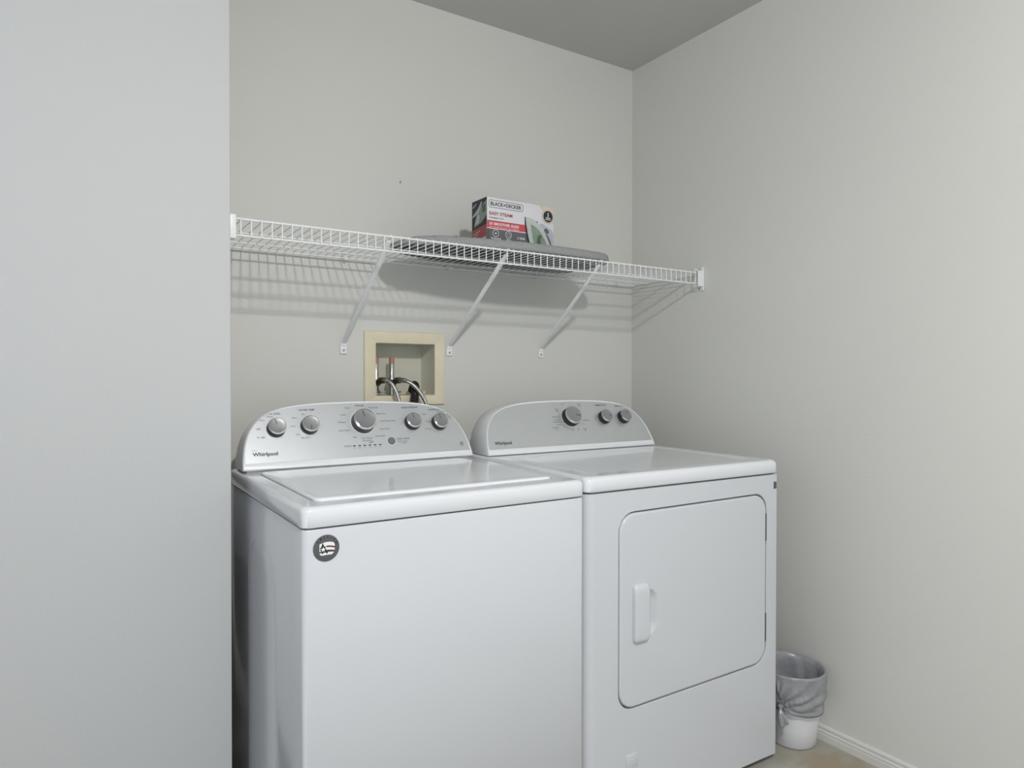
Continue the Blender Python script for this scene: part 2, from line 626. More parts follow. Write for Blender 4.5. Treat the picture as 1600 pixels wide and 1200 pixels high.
def wt(s, u, v, size=0.0052, align='CENTER', mi=0, bold=0.015):
    text(BMT, F, s, u - cxw, v - 0.002, size * 1.12, align, bold, mi)


for u, v, R, h, ang in ((0.1036, 0.1169, 0.0250, 0.0235, 0.22), (0.1963, 0.1212, 0.0250, 0.0235, PI - 0.05),
                        (0.3556, 0.1273, 0.0345, 0.027, 0.16), (0.5129, 0.1204, 0.0250, 0.0235, 0.16),
                        (0.6036, 0.1161, 0.0250, 0.0235, 0.20)):
    make_knob(washer, F, u - cxw, v, R, h, ang, R > 0.03)
wt('SOIL LEVEL', 0.1033, 0.1620, 0.0068)
for s, u, v in (('Heavier', 0.0917, 0.1541), ('Heavy', 0.0691, 0.1441), ('Light', 0.0579, 0.1191), ('Ex. Light', 0.0630, 0.0937)):
    wt(s, u, v, 0.0056, mi=1)
wt('WATER TEMP', 0.1955, 0.1713, 0.0068)
for s, u, v in (('Hot', 0.1840, 0.1586), ('Warm', 0.1579, 0.1484), ('Cool', 0.1507, 0.1233), ('Cold', 0.1613, 0.0977),
                ('Tap Cold', 0.1809, 0.0871)):
    wt(s, u, v, 0.0056, mi=1)
wt('Normal', 0.3546, 0.1815, 0.0075)
for s, u, v in (('Casual', 0.3158, 0.1753), ('Colors', 0.3008, 0.1532), ('Delicates', 0.2933, 0.1301),
                ('Quick Wash', 0.2953, 0.1035), ('Soak', 0.3244, 0.0814), ('Heavy Duty', 0.3967, 0.1744),
                ('Bulky Items', 0.4183, 0.1534), ('Deep Water Wash', 0.4353, 0.1291), ('Rinse & Spin', 0.4210, 0.1035),
                ('Drain & Spin', 0.4030, 0.0816), ('Clean Washer', 0.3604, 0.0765), ('with affresh', 0.3592, 0.0690)):
    wt(s, u, v, 0.0056, mi=1)
wt('WASH OPTIONS', 0.5145, 0.1711, 0.0066)
for s, u, v in (('None', 0.5600, 0.1473), ('Presoak', 0.5700, 0.1226), ('Ex. Rinse', 0.5640, 0.0972)):
    wt(s, u, v, 0.0054, mi=1)
wt('WATER LEVEL', 0.5990, 0.1618, 0.0060)
for s, u, v in (('Auto Sensing', 0.6180, 0.1548), ('High', 0.6420, 0.1450), ('Medium', 0.6480, 0.1380), ('Low', 0.6480, 0.1310)):
    wt(s, u, v, 0.0048, mi=1)
wt('START / PAUSE', 0.4520, 0.0690, 0.0056, 'LEFT')
wt('Hold 3 seconds', 0.4525, 0.0615, 0.0046, 'LEFT', 1)
wt('to cancel', 0.4640, 0.0565, 0.0042, 'LEFT', 1)
wt('STATUS', 0.3090, 0.0540, 0.0054, 'RIGHT')
for s, u in zip(('Sense', 'Wash', 'Soak', 'Rinse', 'Spin', 'Done'), (0.3179, 0.3339, 0.3494, 0.3652, 0.3812, 0.3970)):
    poly(BMT, F, rr(u - cxw - 0.0042, u - cxw + 0.0042, 0.0522, 0.0558, 0.0016, 3), 0.0004, 0)
    wt(s, u, 0.0480, 0.0036, mi=1, bold=0.0)
# small swash above the status row
poly(BMT, F, [(0.3650 - cxw, 0.0600), (0.3790 - cxw, 0.0640), (0.3790 - cxw, 0.0652), (0.3700 - cxw, 0.0636), (0.3640 - cxw, 0.0610)],
     0.0004, 0)
wt('6th', 0.6686, 0.0445, 0.0080)
wt('SENSE', 0.6675, 0.0385, 0.0044, mi=0)
wordmark(console, F, 0.0352 - cxw, 0.0400, 0.0660, 0.0105)
b = bmesh.new()
text(b, F, 'ESTATE', 0.0345 - cxw, 0.0545, 0.0042, 'LEFT', 0.0)
link_flat('small_script', b, [INKG], console)
b = bmesh.new()
lathe(b, [(0.0118, 0.0), (0.0118, 0.0022), (0.0108, 0.0032), (0.003, 0.0030)], F @ Matrix.Translation((0.4347 - cxw, 0.0636, 0)), 32)
link('start_button', b, BTN, console)
b = bmesh.new()
T = F @ Matrix.Translation((0.4347 - cxw, 0.0636, 0))
annulus(b, T, 0, 0, 0.0125, 0.0138, 0.0002)
link_flat('button_ring', b, INKW, console)
finish_panel(BMT, console)

# round sticker on the front
SF = frame((0.0476, 0.0010, 0.8312), (1, 0, 0), (0, 0, 1))
b = bmesh.new()
lathe(b, [(0.0262, 0.0), (0.0262, 0.0006), (0.0255, 0.0009), (0.001, 0.0009)], SF, 48, False, True)
stick = link('round_sticker', b, STK, cab)
stick['label'] = 'round charcoal sticker with flag emblem'
b = bmesh.new()
SO = 0.0012


def stripe(v0, v1, bend, mi, u0=-0.014, u1=0.0165, R=0.0180):
    top, bot = [], []
    for i in range(13):
        u = u0 + (u1 - u0) * i / 12
        lim = math.sqrt(max(0, R * R - u * u)) - 0.0008
        c = bend * (1 - ((u - 0.002) / 0.016) ** 2)
        top.append((u, max(-lim, min(lim, v1 + c - 0.003))))
        bot.append((u, max(-lim, min(lim, v0 + c - 0.003))))
    poly(b, SF, bot + top[::-1], SO + 0.0001 * mi, mi)


stripe(0.0035, 0.0115, 0.0035, 0)
stripe(-0.0035, 0.0030, 0.0030, 0)
stripe(-0.0120, -0.0065, 0.0015, 0)
stripe(0.0010, 0.0042, 0.0035, 1, 0.000, 0.0175)
stripe(-0.0068, -0.0030, 0.0025, 1, 0.002, 0.0175)
poly(b, SF, [(-0.0125, 0.0015), (-0.0105, 0.0032), (-0.0078, 0.0118), (-0.0052, 0.0050), (-0.0020, 0.0015), (0.0000, -0.0050),
             (0.0030, -0.0080), (0.0010, -0.0120), (-0.0010, -0.0085), (-0.0060, -0.0085), (-0.0085, -0.0120), (-0.0095, -0.0080),
             (-0.0118, -0.0040)], SO + 0.0003, 2)
star = []
for i in range(10):
    rr_ = 0.0050 if i % 2 == 0 else 0.0026
    a = PI / 2 + i * PI / 5
    star.append((-0.0066 + rr_ * math.cos(a), -0.0022 + rr_ * math.sin(a)))
poly(b, SF, star, SO + 0.0004, 0)
for ch, a in zip('AMERICA', (142, 122, 102, 82, 65, 46, 24)):
    aa = math.radians(a)
    text(b, SF, ch, 0.0193 * math.cos(aa), 0.0193 * math.sin(aa), 0.0070, 'CENTER', 0.02, 2, SO, rot=aa - PI / 2)
link_flat('sticker_emblem', b, [INKW, MAROON, CBLK], cab)

# ------------------------------------------------------------------ clothes dryer
W2, D2 = 0.7368, 0.690
dryer = thing('clothes_dryer', 'white front-loading clothes dryer on the right, with three knobs and a closed square door',
              'clothes dryer', (-0.9629, -0.8908, 0), -0.0201)
ZT2, ZP2, ZB2 = 0.9168, 0.8772, 0.0216
RC, RCR = 0.026, 0.010     # bend radius at the washer side and at the wall side
b = bmesh.new()
box(b, (0.003, RC + 0.001, ZB2), (W2 - 0.006, D2, ZP2 - 0.0032), 0.003, 2)
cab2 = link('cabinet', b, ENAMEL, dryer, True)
b = bmesh.new()
box(b, (0.010, 0.014, ZP2 - 0.0035), (W2 - 0.010, D2 - 0.012, ZP2 + 0.003))
link('seam_shade_strip', b, SEAM, cab2)  # gap shade as a dark strip, as on the washer
for x, y in ((0.06, 0.07), (W2 - 0.06, 0.07), (0.06, D2 - 0.06), (W2 - 0.06, D2 - 0.06)):
    vfoot(dryer, x, y, 0.025)
# front panel with the door recess
DX0, DX1, DZ0, DZ1 = 0.1075, 0.6755, 0.3045, 0.8130


def door_loop(d, r, y):
    pts = rr(DX0 - d, DX1 + d, DZ0 - d, DZ1 + d, r, 10, 4)
    res = []
    for x, z in pts:
        # the lower edge rises slightly to the hinge side as pressed
        k = (x - DX0) / (DX1 - DX0)
        res.append((x, y, z + (0.010 * k if z < 0.5 else 0.004 * k)))
    return res


b = bmesh.new()
ZF0, ZF1 = ZB2, ZP2 - 0.0035


def plate_loop(x0, x1, z0, z1, y):
    return [(x, y, z) for x, z in rr(x0, x1, z0, z1, 0.0005, 10, 4)]


loft(b, [plate_loop(RC, W2 - 0.005 - RCR, ZF0, ZF1, 0.0), door_loop(0.0065, 0.054, 0.0), door_loop(0.0055, 0.053, 0.0), door_loop(0.0044, 0.052, 0.0010),
         door_loop(0.0042, 0.052, 0.022), door_loop(-0.02, 0.035, 0.0235)], False, True)
for sgn, xc, rc in ((-1, RC, RC), (1, W2 - 0.005 - RCR, RCR)):
    st = [(xc + sgn * rc * math.sin(PI / 2 * i / 16), rc - rc * math.cos(PI / 2 * i / 16)) for i in range(17)]
    if sgn > 0:
        st.append((W2 - 0.005, RC))
    loft(b, [[(x, y, ZF0 + (ZF1 - ZF0) * k / 6) for x, y in st] for k in range(7)], ring=False)
    for z in (ZF0, ZF1):
        b.faces.new([b.verts.new((x, y, z)) for x, y in st] + [b.verts.new((xc, RC, z))])
for z in (ZF0, ZF1):
    b.faces.new([b.verts.new(p) for p in ((RC, 0, z), (W2 - 0.005 - RCR, 0, z), (W2 - 0.005 - RCR, RC, z), (RC, RC, z))])
bmesh.ops.remove_doubles(b, verts=b.verts[:], dist=2e-5)
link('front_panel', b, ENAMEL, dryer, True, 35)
# door
b = bmesh.new()
loft(b, [door_loop(0.0, 0.049, 0.0210), door_loop(0.0, 0.049, 0.0030), door_loop(-0.0008, 0.0485, 0.0008),
         door_loop(-0.0025, 0.047, -0.0006), door_loop(-0.006, 0.045, -0.0012), door_loop(-0.0075, 0.044, -0.0012), door_loop(-0.02, 0.034, -0.0012)], True, False)
# the door skin, with the finger pocket of the handle sunk into it
HU0, HU1, HV0, HV1 = 0.150, 0.2325, 0.4730, 0.6270


def pocket(d, r, y):
    return [(x, y, z) for x, z in rr(0.166 - d * 0.5, 0.236 + d, 0.486 - d, 0.606 + d, r, 10, 4)]


loft(b, [door_loop(-0.02, 0.034, -0.0012), pocket(0.0030, 0.035, -0.0012), pocket(0.0028, 0.035, -0.0012), pocket(0.0015, 0.034, -0.0009), pocket(0.0, 0.033, 0.0003), pocket(-0.010, 0.024, 0.008),
         pocket(-0.016, 0.017, 0.0105)], False, True)
bmesh.ops.remove_doubles(b, verts=b.verts[:], dist=1e-6)
door = link('door', b, ENAMEL, dryer, True, 35)
# handle: a raised pull that stands in front of the pocket
b = bmesh.new()
hl = []
for d, y in ((0.0, -0.0012), (0.0002, -0.005), (0.0012, -0.0085), (0.0035, -0.0115), (0.008, -0.0130), (0.014, -0.0135)):
    hl.append([(x, y, z) for x, z in rr(HU0 + d * 0.7, 0.2035 - d * 0.5, HV0 + d * 1.2, HV1 - d * 1.9, 0.011, 6, 4)])
loft(b, hl, True, True)
link('door_handle', b, ENAMEL, door, True, 50)
for z0, z1 in ((0.677, 0.760), (0.375, 0.459)):
    b = bmesh.new()
    box(b, (0.6735, -0.0016, z0), (0.6785, 0.006, z1), 0.0012)
    hg = link('hinge', b, BADGE, door)
    hg['label'] = 'dark hinge edge'
b = bmesh.new()
box(b, (0.7100, -0.0010, 0.8300), (0.7235, 0.0080, 0.8520), 0.0015)
bd = link('badge', b, BADGE, dryer)
bd['label'] = 'small dark corner badge'
b = bmesh.new()
box(b, (0.1290, -0.0022, 0.1480), (0.1700, 0.0020, 0.1835), 0.0012)
link('lower_clip', b, ENAMEL, dryer)
# top panel, slightly dished
b = bmesh.new()


def top2(ins, z, r=0.020):
    return z_(rr(ins, W2 - ins, ins + 0.001, D2 - ins, r, 8, 8), z)


def dish(d, z, r):
    return z_(rr(0.058 + d, W2 - 0.042 - d, 0.058 + d, 0.505 - d, r, 8, 8), z)


loft(b, [top2(0.012, ZP2), top2(0.003, ZP2), top2(0.0, ZP2 + 0.003), top2(0.0, ZT2 - 0.012), top2(0.002, ZT2 - 0.006),
         top2(0.006, ZT2 - 0.002), top2(0.012, ZT2, 0.016), top2(0.0135, ZT2, 0.015), dish(-0.0015, ZT2, 0.031), dish(0.0, ZT2, 0.03), dish(0.006, ZT2 - 0.0008, 0.028),
         dish(0.016, ZT2 - 0.0032, 0.024), dish(0.024, ZT2 - 0.0036, 0.02)], True, True)
link('top_panel', b, TOPLIT, dryer, True, 50)

console2, F2, BMT2 = make_console(dryer, 0.3668, 0.5207, 0.9200, 0.672, ZT2, 1.013, 0.957)
cx2 = 0.3668
for u, v, R, h, ang in ((0.3710, 0.1205, 0.0335, 0.028, -1.75), (0.5182, 0.1145, 0.0240, 0.026, -1.6), (0.6065, 0.1130, 0.0240, 0.026, -0.4)):
    make_knob(dryer, F2, u - cx2, v, R, h, ang, R > 0.03)
BMT = BMT2


def dt(s, u, v, size=0.0050, align='CENTER', mi=1):
    text(BMT, F2, s, u - cx2, v - 0.002, size * 1.12, align, 0.015, mi)


dt('TEMPERATURE', 0.5202, 0.1640, 0.0066, mi=0)
dt('END OF CYCLE', 0.6100, 0.1590, 0.0060, mi=0)
for s, u, v, a in (('Off', 0.3590, 0.1713, 'RIGHT'), ('Timed', 0.4244, 0.1697, 'CENTER'), ('Dry', 0.4270, 0.1630, 'CENTER'),
                   ('Heavy', 0.3320, 0.1542, 'RIGHT'), ('Duty', 0.3310, 0.1474, 'RIGHT'), ('More Dry', 0.3230, 0.1246, 'RIGHT'),
                   ('Normal', 0.3240, 0.1136, 'RIGHT'), ('Less Dry', 0.3300, 0.0960, 'RIGHT'), ('Automatic', 0.3120, 0.0860, 'RIGHT'),
                   ('Dry', 0.3050, 0.0790, 'RIGHT'), ('Off', 0.3680, 0.0745, 'CENTER'), ('20', 0.4161, 0.0948, 'CENTER'),
                   ('Cool Down', 0.4360, 0.1080, 'CENTER'), ('Touch', 0.4205, 0.0760, 'CENTER'), ('Up', 0.4215, 0.0700, 'CENTER')):
    dt(s, u, v, 0.0054, a)
for u0, u1, v in ((0.296, 0.334, 0.1058),):
    poly(BMT, F2, rect(u0 - cx2, u1 - cx2, v - 0.0007, v + 0.0007), 0.0003, 0)
for u, v in ((0.340, 0.1058), (0.392, 0.075)):
    poly(BMT, F2, circ(u - cx2, v, 0.0022, 12), 0.0003, 0)
finish_panel(BMT2, console2)
wordmark(console2, F2, 0.0470 - cx2, 0.0350, 0.0640, 0.0105)

# ------------------------------------------------------------------ wire shelf
shelf = thing('wire_shelf', 'long white wire wall shelf with front lip and three diagonal braces above the appliances', 'shelf',
              (-0.857, 0.0, 1.5256))
SO_ = Vector((-0.857, 0.0, 1.5256))


def sv(x, y, z):
    return (x - SO_.x, y - SO_.y, z - SO_.z)


X0, X1 = PX + 0.003, -0.004
ZTOP, ZLIP, YFR = 1.5675, 1.5256, -0.3886
b = bmesh.new()
for y, z, r in ((-0.020, 1.5590, 0.0029), (-0.102, 1.5600, 0.0024), (-0.247, 1.5600, 0.0024)):
    tube(b, [sv(X0, y, z), sv(X1, y, z)], r, 10)
nw = 67
for i in range(nw):
    x = X0 + 0.006 + (X1 - X0 - 0.012) * i / (nw - 1)
    tube(b, [sv(x, -0.0165, 1.5635), sv(x, -0.12, 1.5640), sv(x, YFR + 0.008, 1.5640)], 0.0016, 6)
link('wire_deck', b, WIRE, shelf)
b = bmesh.new()
for z, r in ((ZTOP, 0.0030), (ZLIP, 0.0028)):
    tube(b, [sv(X0, YFR, z), sv(X1, YFR, z)], r, 10)
for i in range(nw):
    x = X0 + 0.006 + (X1 - X0 - 0.012) * i / (nw - 1)
    tube(b, [sv(x, YFR + 0.009, 1.5642), sv(x, YFR + 0.004, 1.5705), sv(x, YFR - 0.002, 1.5705), sv(x, YFR - 0.0042, 1.5660),
             sv(x, YFR - 0.0042, ZLIP - 0.002)], 0.0016, 6)
link('front_lip', b, WIRE, shelf)


def screw(name, F, r, parent):
    s = bmesh.new()
    lathe(s, [(r, 0.0), (r * 0.9, r * 0.35), (r * 0.5, r * 0.5), (r * 0.05, r * 0.52)], F, 14)
    link(name, s, SCREW, parent)


for xf, xt in ((-1.2807, -1.2735), (-0.8872, -0.8760), (-0.4821, -0.4960)):
    b = bmesh.new()
    p0 = Vector(sv(xf, -0.007, 1.2790))
    p1 = Vector(sv(xt, -0.376, 1.5560))
    d = p1 - p0
    # flattened tube swept between the foot and the front wire
    up = Vector((1, 0, 0))
    nrm = d.normalized().cross(up).normalized()
    loops = []
    for t, ww, hh in ((0.0, 0.0075, 0.0022), (0.06, 0.0085, 0.0045), (0.5, 0.0090, 0.0050), (0.94, 0.0090, 0.0050), (1.0, 0.0080, 0.0035)):
        c = p0 + d * t
        loops.append([c + up * ww * math.cos(a) + nrm * hh * math.sin(a) for a in [2 * PI * k / 14 for k in range(14)]])
    loft(b, loops, True, True)
    # hook over the front wire
    q = Vector(sv(xt, YFR, ZTOP))
    tube(b, [p1 - d.normalized() * 0.01, q + Vector((0, 0.008, 0.001)), q + Vector((0, 0.0035, 0.0045)), q + Vector((0, -0.003, 0.0042))],
         0.0018, 8)
    # foot plate on the wall
    box(b, sv(xf - 0.0115, -0.0060, 1.2440), sv(xf + 0.0115, -0.0003, 1.2735), 0.0015)
    box(b, sv(xf - 0.0095, -0.0090, 1.2700), sv(xf + 0.0095, -0.0010, 1.2830), 0.0015)
    br = link('support_brace', b, WIRE, shelf)
    screw('screw', frame(sv(xf, -0.0060, 1.2560), (1, 0, 0), (0, 0, 1)), 0.0038, br)
for sg, xw in ((-1, -0.0005), (1, PX + 0.0005)):
    b = bmesh.new()

    def bx(dx0, dx1, y0, y1, z0, z1, bev=0.0008):
        xa, xb = sorted((xw + sg * dx0, xw + sg * dx1))
        box(b, sv(xa, y0, z0), sv(xb, y1, z1), bev)
    wd = 0.0300 if sg < 0 else 0.0215
    bx(0.0, wd, -0.4030, -0.3985, 1.5150, 1.5750)
    bx(0.0, 0.0050, -0.4040, -0.3960, 1.5000, 1.5900)
    bx(0.0, 0.0028, -0.4020, -0.3540, 1.5000, 1.5880)
    bx(0.0, wd, -0.4000, -0.3760, 1.5725, 1.5755)
    bx(0.0, wd, -0.4000, -0.3720, 1.5150, 1.5180)
    e = link('end_bracket', b, WIRE, shelf)
    for z in (1.5825, 1.5065):
        screw('screw', frame(sv(xw + sg * 0.0028, -0.384, z), (0, sg * 1, 0) if sg > 0 else (0, -1, 0), (0, 0, 1)), 0.0040, e)
for x in (-1.2796, -0.8925, -0.5, -0.0977):
    b = bmesh.new()
    box(b, sv(x - 0.0055, -0.0170, 1.5640), sv(x + 0.0055, -0.0004, 1.5780), 0.001)
    box(b, sv(x - 0.0045, -0.0260, 1.5525), sv(x + 0.0045, -0.0004, 1.5560), 0.001)
    box(b, sv(x - 0.0045, -0.0262, 1.5525), sv(x + 0.0045, -0.0232, 1.5620), 0.001)
    c = link('wall_clip', b, WIRE, shelf)
    screw('screw', frame(sv(x, -0.0170, 1.5715), (1, 0, 0), (0, 0, 1)), 0.0032, c)

# ------------------------------------------------------------------ ironing board
ZB = 1.5662          # top of the deck wires
board = thing('ironing_board', 'grey covered ironing board lying flat on the white wire shelf', 'ironing board', (-0.78, -0.20, ZB))
BO = Vector((-0.78, -0.20, ZB))
plan = [(-1.190, -0.185), (-1.186, -0.235), (-1.160, -0.282), (-1.107, -0.303), (-1.049, -0.325), (-0.986, -0.341), (-0.911, -0.354),
        (-0.857, -0.364), (-0.762, -0.371), (-0.634, -0.371), (-0.500, -0.366), (-0.440, -0.352), (-0.405, -0.318), (-0.385, -0.250),
        (-0.383, -0.150), (-0.395, -0.075), (-0.425, -0.045), (-0.500, -0.034), (-0.634, -0.030), (-0.762, -0.030), (-0.900, -0.036),
        (-1.000, -0.050), (-1.090, -0.080), (-1.155, -0.115), (-1.182, -0.150)]
plan = [(p.x - BO.x, p.y - BO.y) for p in catmull([(x, y, 0) for x, y in plan], 4, True)]


def pl(s, d, z, wob=0.0):
    out = []
    n = len(plan)
    for i, (x, y) in enumerate(plan):
        L = math.hypot(x, y * 1.0)
        a = Vector(plan[(i + 1) % n]) - Vector(plan[i - 1])
        nn = Vector((a.y, -a.x)).normalized()
        zz = z + wob * (0.6 * math.sin(i * 0.9) + 0.4 * math.sin(i * 2.3 + 1))
        # the cover sags to the nose
        k = max(0.0, (-0.28 - x) / 0.14)
        zz -= max(0, z - 0.012) * 0.5 * min(1, k) ** 2
        out.append((x - nn.x * d, y - nn.y * d, zz))
    return out


b = bmesh.new()
loft(b, [pl(1, 0.020, 0.0125), pl(1, 0.006, 0.0112), pl(1, 0.001, 0.0135), pl(1, 0.0, 0.020), pl(1, 0.0015, 0.031, 0.0006),
         pl(1, 0.006, 0.0385, 0.0008), pl(1, 0.014, 0.0420, 0.0008), pl(1, 0.03, 0.0440), pl(1, 0.06, 0.0445), pl(1, 0.10, 0.0445)],
     True, True)
# gathered folds near the nose
cover = link('cover', b, FAB, board, True, 70)
for pts in ([(-1.105, -0.300, 0.036), (-1.085, -0.285, 0.0425), (-1.085, -0.22, 0.0440), (-1.11, -0.13, 0.0425)],
            [(-1.030, -0.328, 0.037), (-1.020, -0.312, 0.0435), (-1.028, -0.26, 0.0455), (-1.04, -0.20, 0.0452)]):
    b = bmesh.new()
    P = catmull([(x - BO.x, y - BO.y, z) for x, y, z in pts], 5)
    n = len(P)
    tube(b, P, lambda i: 0.0006 + 0.0022 * math.sin(PI * i / (n - 1)), 8)
    link('cover_fold', b, FAB, cover)
b = bmesh.new()
P = pl(1, 0.016, 0.0105)
tube(b, P + [P[0]], 0.0026, 6, False)
link('elastic_hem', b, HEM, board)
b = bmesh.new()
loft(b, [pl(1, 0.034, 0.0120), pl(1, 0.034, 0.0088), pl(1, 0.040, 0.0080)], True, True)
link('metal_underside', b, OLIVE, board)
for yy, xa, xb in ((-0.29, -0.98, -0.48), (-0.13, -1.02, -0.52)):
    b = bmesh.new()
    pts = catmull([(xa - BO.x, yy - BO.y, 0.0043), (xa + 0.1 - BO.x, yy - BO.y, 0.0042), (xb - 0.1 - BO.x, yy - BO.y, 0.0042),
                   (xb - BO.x, yy - BO.y, 0.0043)], 4)
    tube(b, pts, 0.0040, 10)
    link('folded_leg', b, TUBEM, board)

# ------------------------------------------------------------------ carton of a steam iron
CW, CD, CH = 0.271, 0.098, 0.1475
CZ = ZB + 0.0447
carton = thing('iron_carton', 'printed cardboard steam iron box standing on the grey ironing board', 'box',
               (-0.894, -0.285, CZ), 0.012)
b = bmesh.new()
box(b, (0, 0, 0), (CW, CD, CH), 0.0012, 2)
link('carton_body', b, CARD, carton)
b = bmesh.new()
box(b, (0.012, CD - 0.004, CH - 0.0005), (0.030, CD - 0.002, CH + 0.004))
link('carton_flap', b, CARD, carton)
CF = frame((0, -0.0002, 0), (1, 0, 0), (0, 0, 1))
b = bmesh.new()
mats_c = [CRED, CGRY, CBLK, CPEA, CSOL, CGRN, CDGN, CLIL, INKW, INK, CDRED]


def cp(u, f):
    """u across the face, f down from its top edge (both 0..1)"""
    return (u * CW, CH * (1 - f * 0.955))


def cpoly(pts, mi, off):
    poly(b, CF, [cp(*p) for p in pts][::-1], off, mi)


cpoly([(0.0, 0.535), (0.60, 0.535), (0.60, 0.735), (0.0, 0.735)], 0, 0.0002)
cpoly([(0.0, 0.712), (0.60, 0.712), (0.60, 0.728), (0.0, 0.728)], 8, 0.0004)
cpoly([(0.0, 0.735), (0.64, 0.735), (0.64, 1.03), (0.0, 1.03)], 1, 0.0002)
cpoly([(0.0, 0.735), (0.014, 0.735), (0.014, 1.03), (0.0, 1.03)], 2, 0.0003)
cpoly([(0.765, 0.0), (1.0, 0.0), (1.0, 0.43), (0.955, 0.36)], 3, 0.0002)
# word mark in its rounded frame
x0_, x1_ = cp(0.022, 0)[0], cp(0.523, 0)[0]
za, zb = cp(0, 0.235)[1], cp(0, 0.058)[1]
lo_ = [rr(x0_, x1_, za, zb, 0.006, 5), rr(x0_ + 0.0014, x1_ - 0.0014, za + 0.0014, zb - 0.0014, 0.0048, 5)]
loft(b, [[(p[0], p[1], 0.0003) for p in q] for q in lo_], mi=9, mtx=CF)
text(b, CF, 'BLACK+DECKER', (x0_ + x1_) / 2, za + 0.0072, 0.0165, 'CENTER', 0.03, 9, 0.0003, width=(x1_ - x0_) * 0.90)
text(b, CF, 'EASY STEAM', *cp(0.030, 0.405), 0.0148, 'LEFT', 0.03, 10, 0.0003, width=0.335 * CW)
text(b, CF, 'Compact Iron', *cp(0.030, 0.487), 0.0090, 'LEFT', 0.01, 9, 0.0003, width=0.205 * CW)
text(b, CF, '3X SMOOTHER GLIDE', *cp(0.030, 0.640), 0.0122, 'LEFT', 0.02, 8, 0.0004, width=0.43 * CW)
text(b, CF, 'than standard stainless steel soleplate', *cp(0.030, 0.692), 0.0058, 'LEFT', 0.0, 8, 0.0004, width=0.43 * CW)
for u in (0.123, 0.308):
    cx_, cz_ = cp(u, 0.828)
    annulus(b, CF, cx_, cz_, 0.0108, 0.0122, 0.0004, 8)
cx_, cz_ = cp(0.123, 0.828)
poly(b, CF, circ(cx_, cz_, 0.0030, 8), 0.0004, 8)
cx_, cz_ = cp(0.308, 0.828)
annulus(b, CF, cx_ + 0.001, cz_, 0.0052, 0.0060, 0.0004, 8)
text(b, CF, 'TRUEGLIDE', *cp(0.125, 0.965), 0.0064, 'CENTER', 0.02, 8, 0.0004, width=0.15 * CW)
text(b, CF, 'SOLEPLATE', *cp(0.125, 1.005), 0.0060, 'CENTER', 0.02, 8, 0.0004, width=0.13 * CW)
text(b, CF, 'SPRAY', *cp(0.310, 0.965), 0.0064, 'CENTER', 0.02, 8, 0.0004)
text(b, CF, '2 YEAR', *cp(0.495, 0.900), 0.0105, 'CENTER', 0.01, 8, 0.0004, width=0.115 * CW)
# picture of the iron: sole, shell, water tank, dial
cpoly([(0.548, 0.33), (0.560, 0.345), (0.575, 0.55), (0.600, 0.80), (0.640, 1.03), (0.615, 1.03), (0.585, 0.90), (0.562, 0.70), (0.550, 0.50)],
      2, 0.0004)
cpoly([(0.560, 0.335), (0.635, 0.345), (0.700, 0.385), (0.765, 0.47), (0.840, 0.60), (0.900, 0.76), (0.950, 0.93), (0.972, 1.03), (0.640, 1.03),
       (0.605, 0.80), (0.578, 0.55)], 4, 0.0005)
cpoly([(0.640, 0.50), (0.700, 0.53), (0.760, 0.60), (0.820, 0.72), (0.870, 0.86), (0.905, 1.03), (0.700, 1.03), (0.665, 0.80)], 5, 0.0006)
cpoly([(0.770, 0.72), (0.815, 0.74), (0.790, 0.84), (0.800, 0.96), (0.815, 1.03), (0.735, 1.03), (0.735, 0.86), (0.745, 0.78)], 6, 0.0007)
cpoly([(0.770, 0.46), (0.800, 0.43), (0.860, 0.47), (0.960, 0.56), (1.0, 0.66), (1.0, 0.97), (0.985, 0.95), (0.960, 0.86), (0.900, 0.70),
       (0.840, 0.57)], 7, 0.0005)
cpoly([(0.850, 0.595), (0.905, 0.71), (0.950, 0.86), (0.980, 1.03), (0.955, 1.03), (0.930, 0.90), (0.890, 0.76), (0.845, 0.62)], 1, 0.0007)
cx_, cz_ = cp(0.885, 0.610)
annulus(b, CF @ Matrix.Translation((cx_, cz_, 0)) @ Matrix.Rotation(-0.6, 4, 'Z'), 0, 0, 0.0002, 0.0085, 0.0008, 1, ex=1.35)
annulus(b, CF @ Matrix.Translation((cx_, cz_, 0)) @ Matrix.Rotation(-0.6, 4, 'Z'), 0, 0, 0.0085, 0.0105, 0.0008, 4, ex=1.35)
cpoly([(0.715, 0.425), (0.735, 0.405), (0.755, 0.420), (0.740, 0.440)], 1, 0.0008)
# round seal
cx_, cz_ = cp(0.908, 0.250)
poly(b, CF, circ(cx_, cz_, 0.0262, 36), 0.0008, 4)
poly(b, CF, circ(cx_, cz_, 0.0245, 36), 0.0009, 3)
poly(b, CF, circ(cx_, cz_, 0.0200, 36), 0.0010, 2)
text(b, CF, '1', cx_, cz_ - 0.001, 0.020, 'CENTER', 0.03, 8, 0.0012)
text(b, CF, 'YEAR', cx_, cz_ - 0.0070, 0.0060, 'CENTER', 0.03, 8, 0.0012, width=0.022)
text(b, CF, 'WARRANTY', cx_, cz_ - 0.0125, 0.0055, 'CENTER', 0.02, 8, 0.0012, width=0.026)
link_flat('printed_front', b, mats_c, carton)
# the printed end
LF = frame((-0.0002, CD, 0), (0, -1, 0), (0, 0, 1))
b = bmesh.new()


def lp_(pts, mi, off):
    poly(b, LF, [(u * CD, CH * (1 - f)) for u, f in pts][::-1], off, mi)


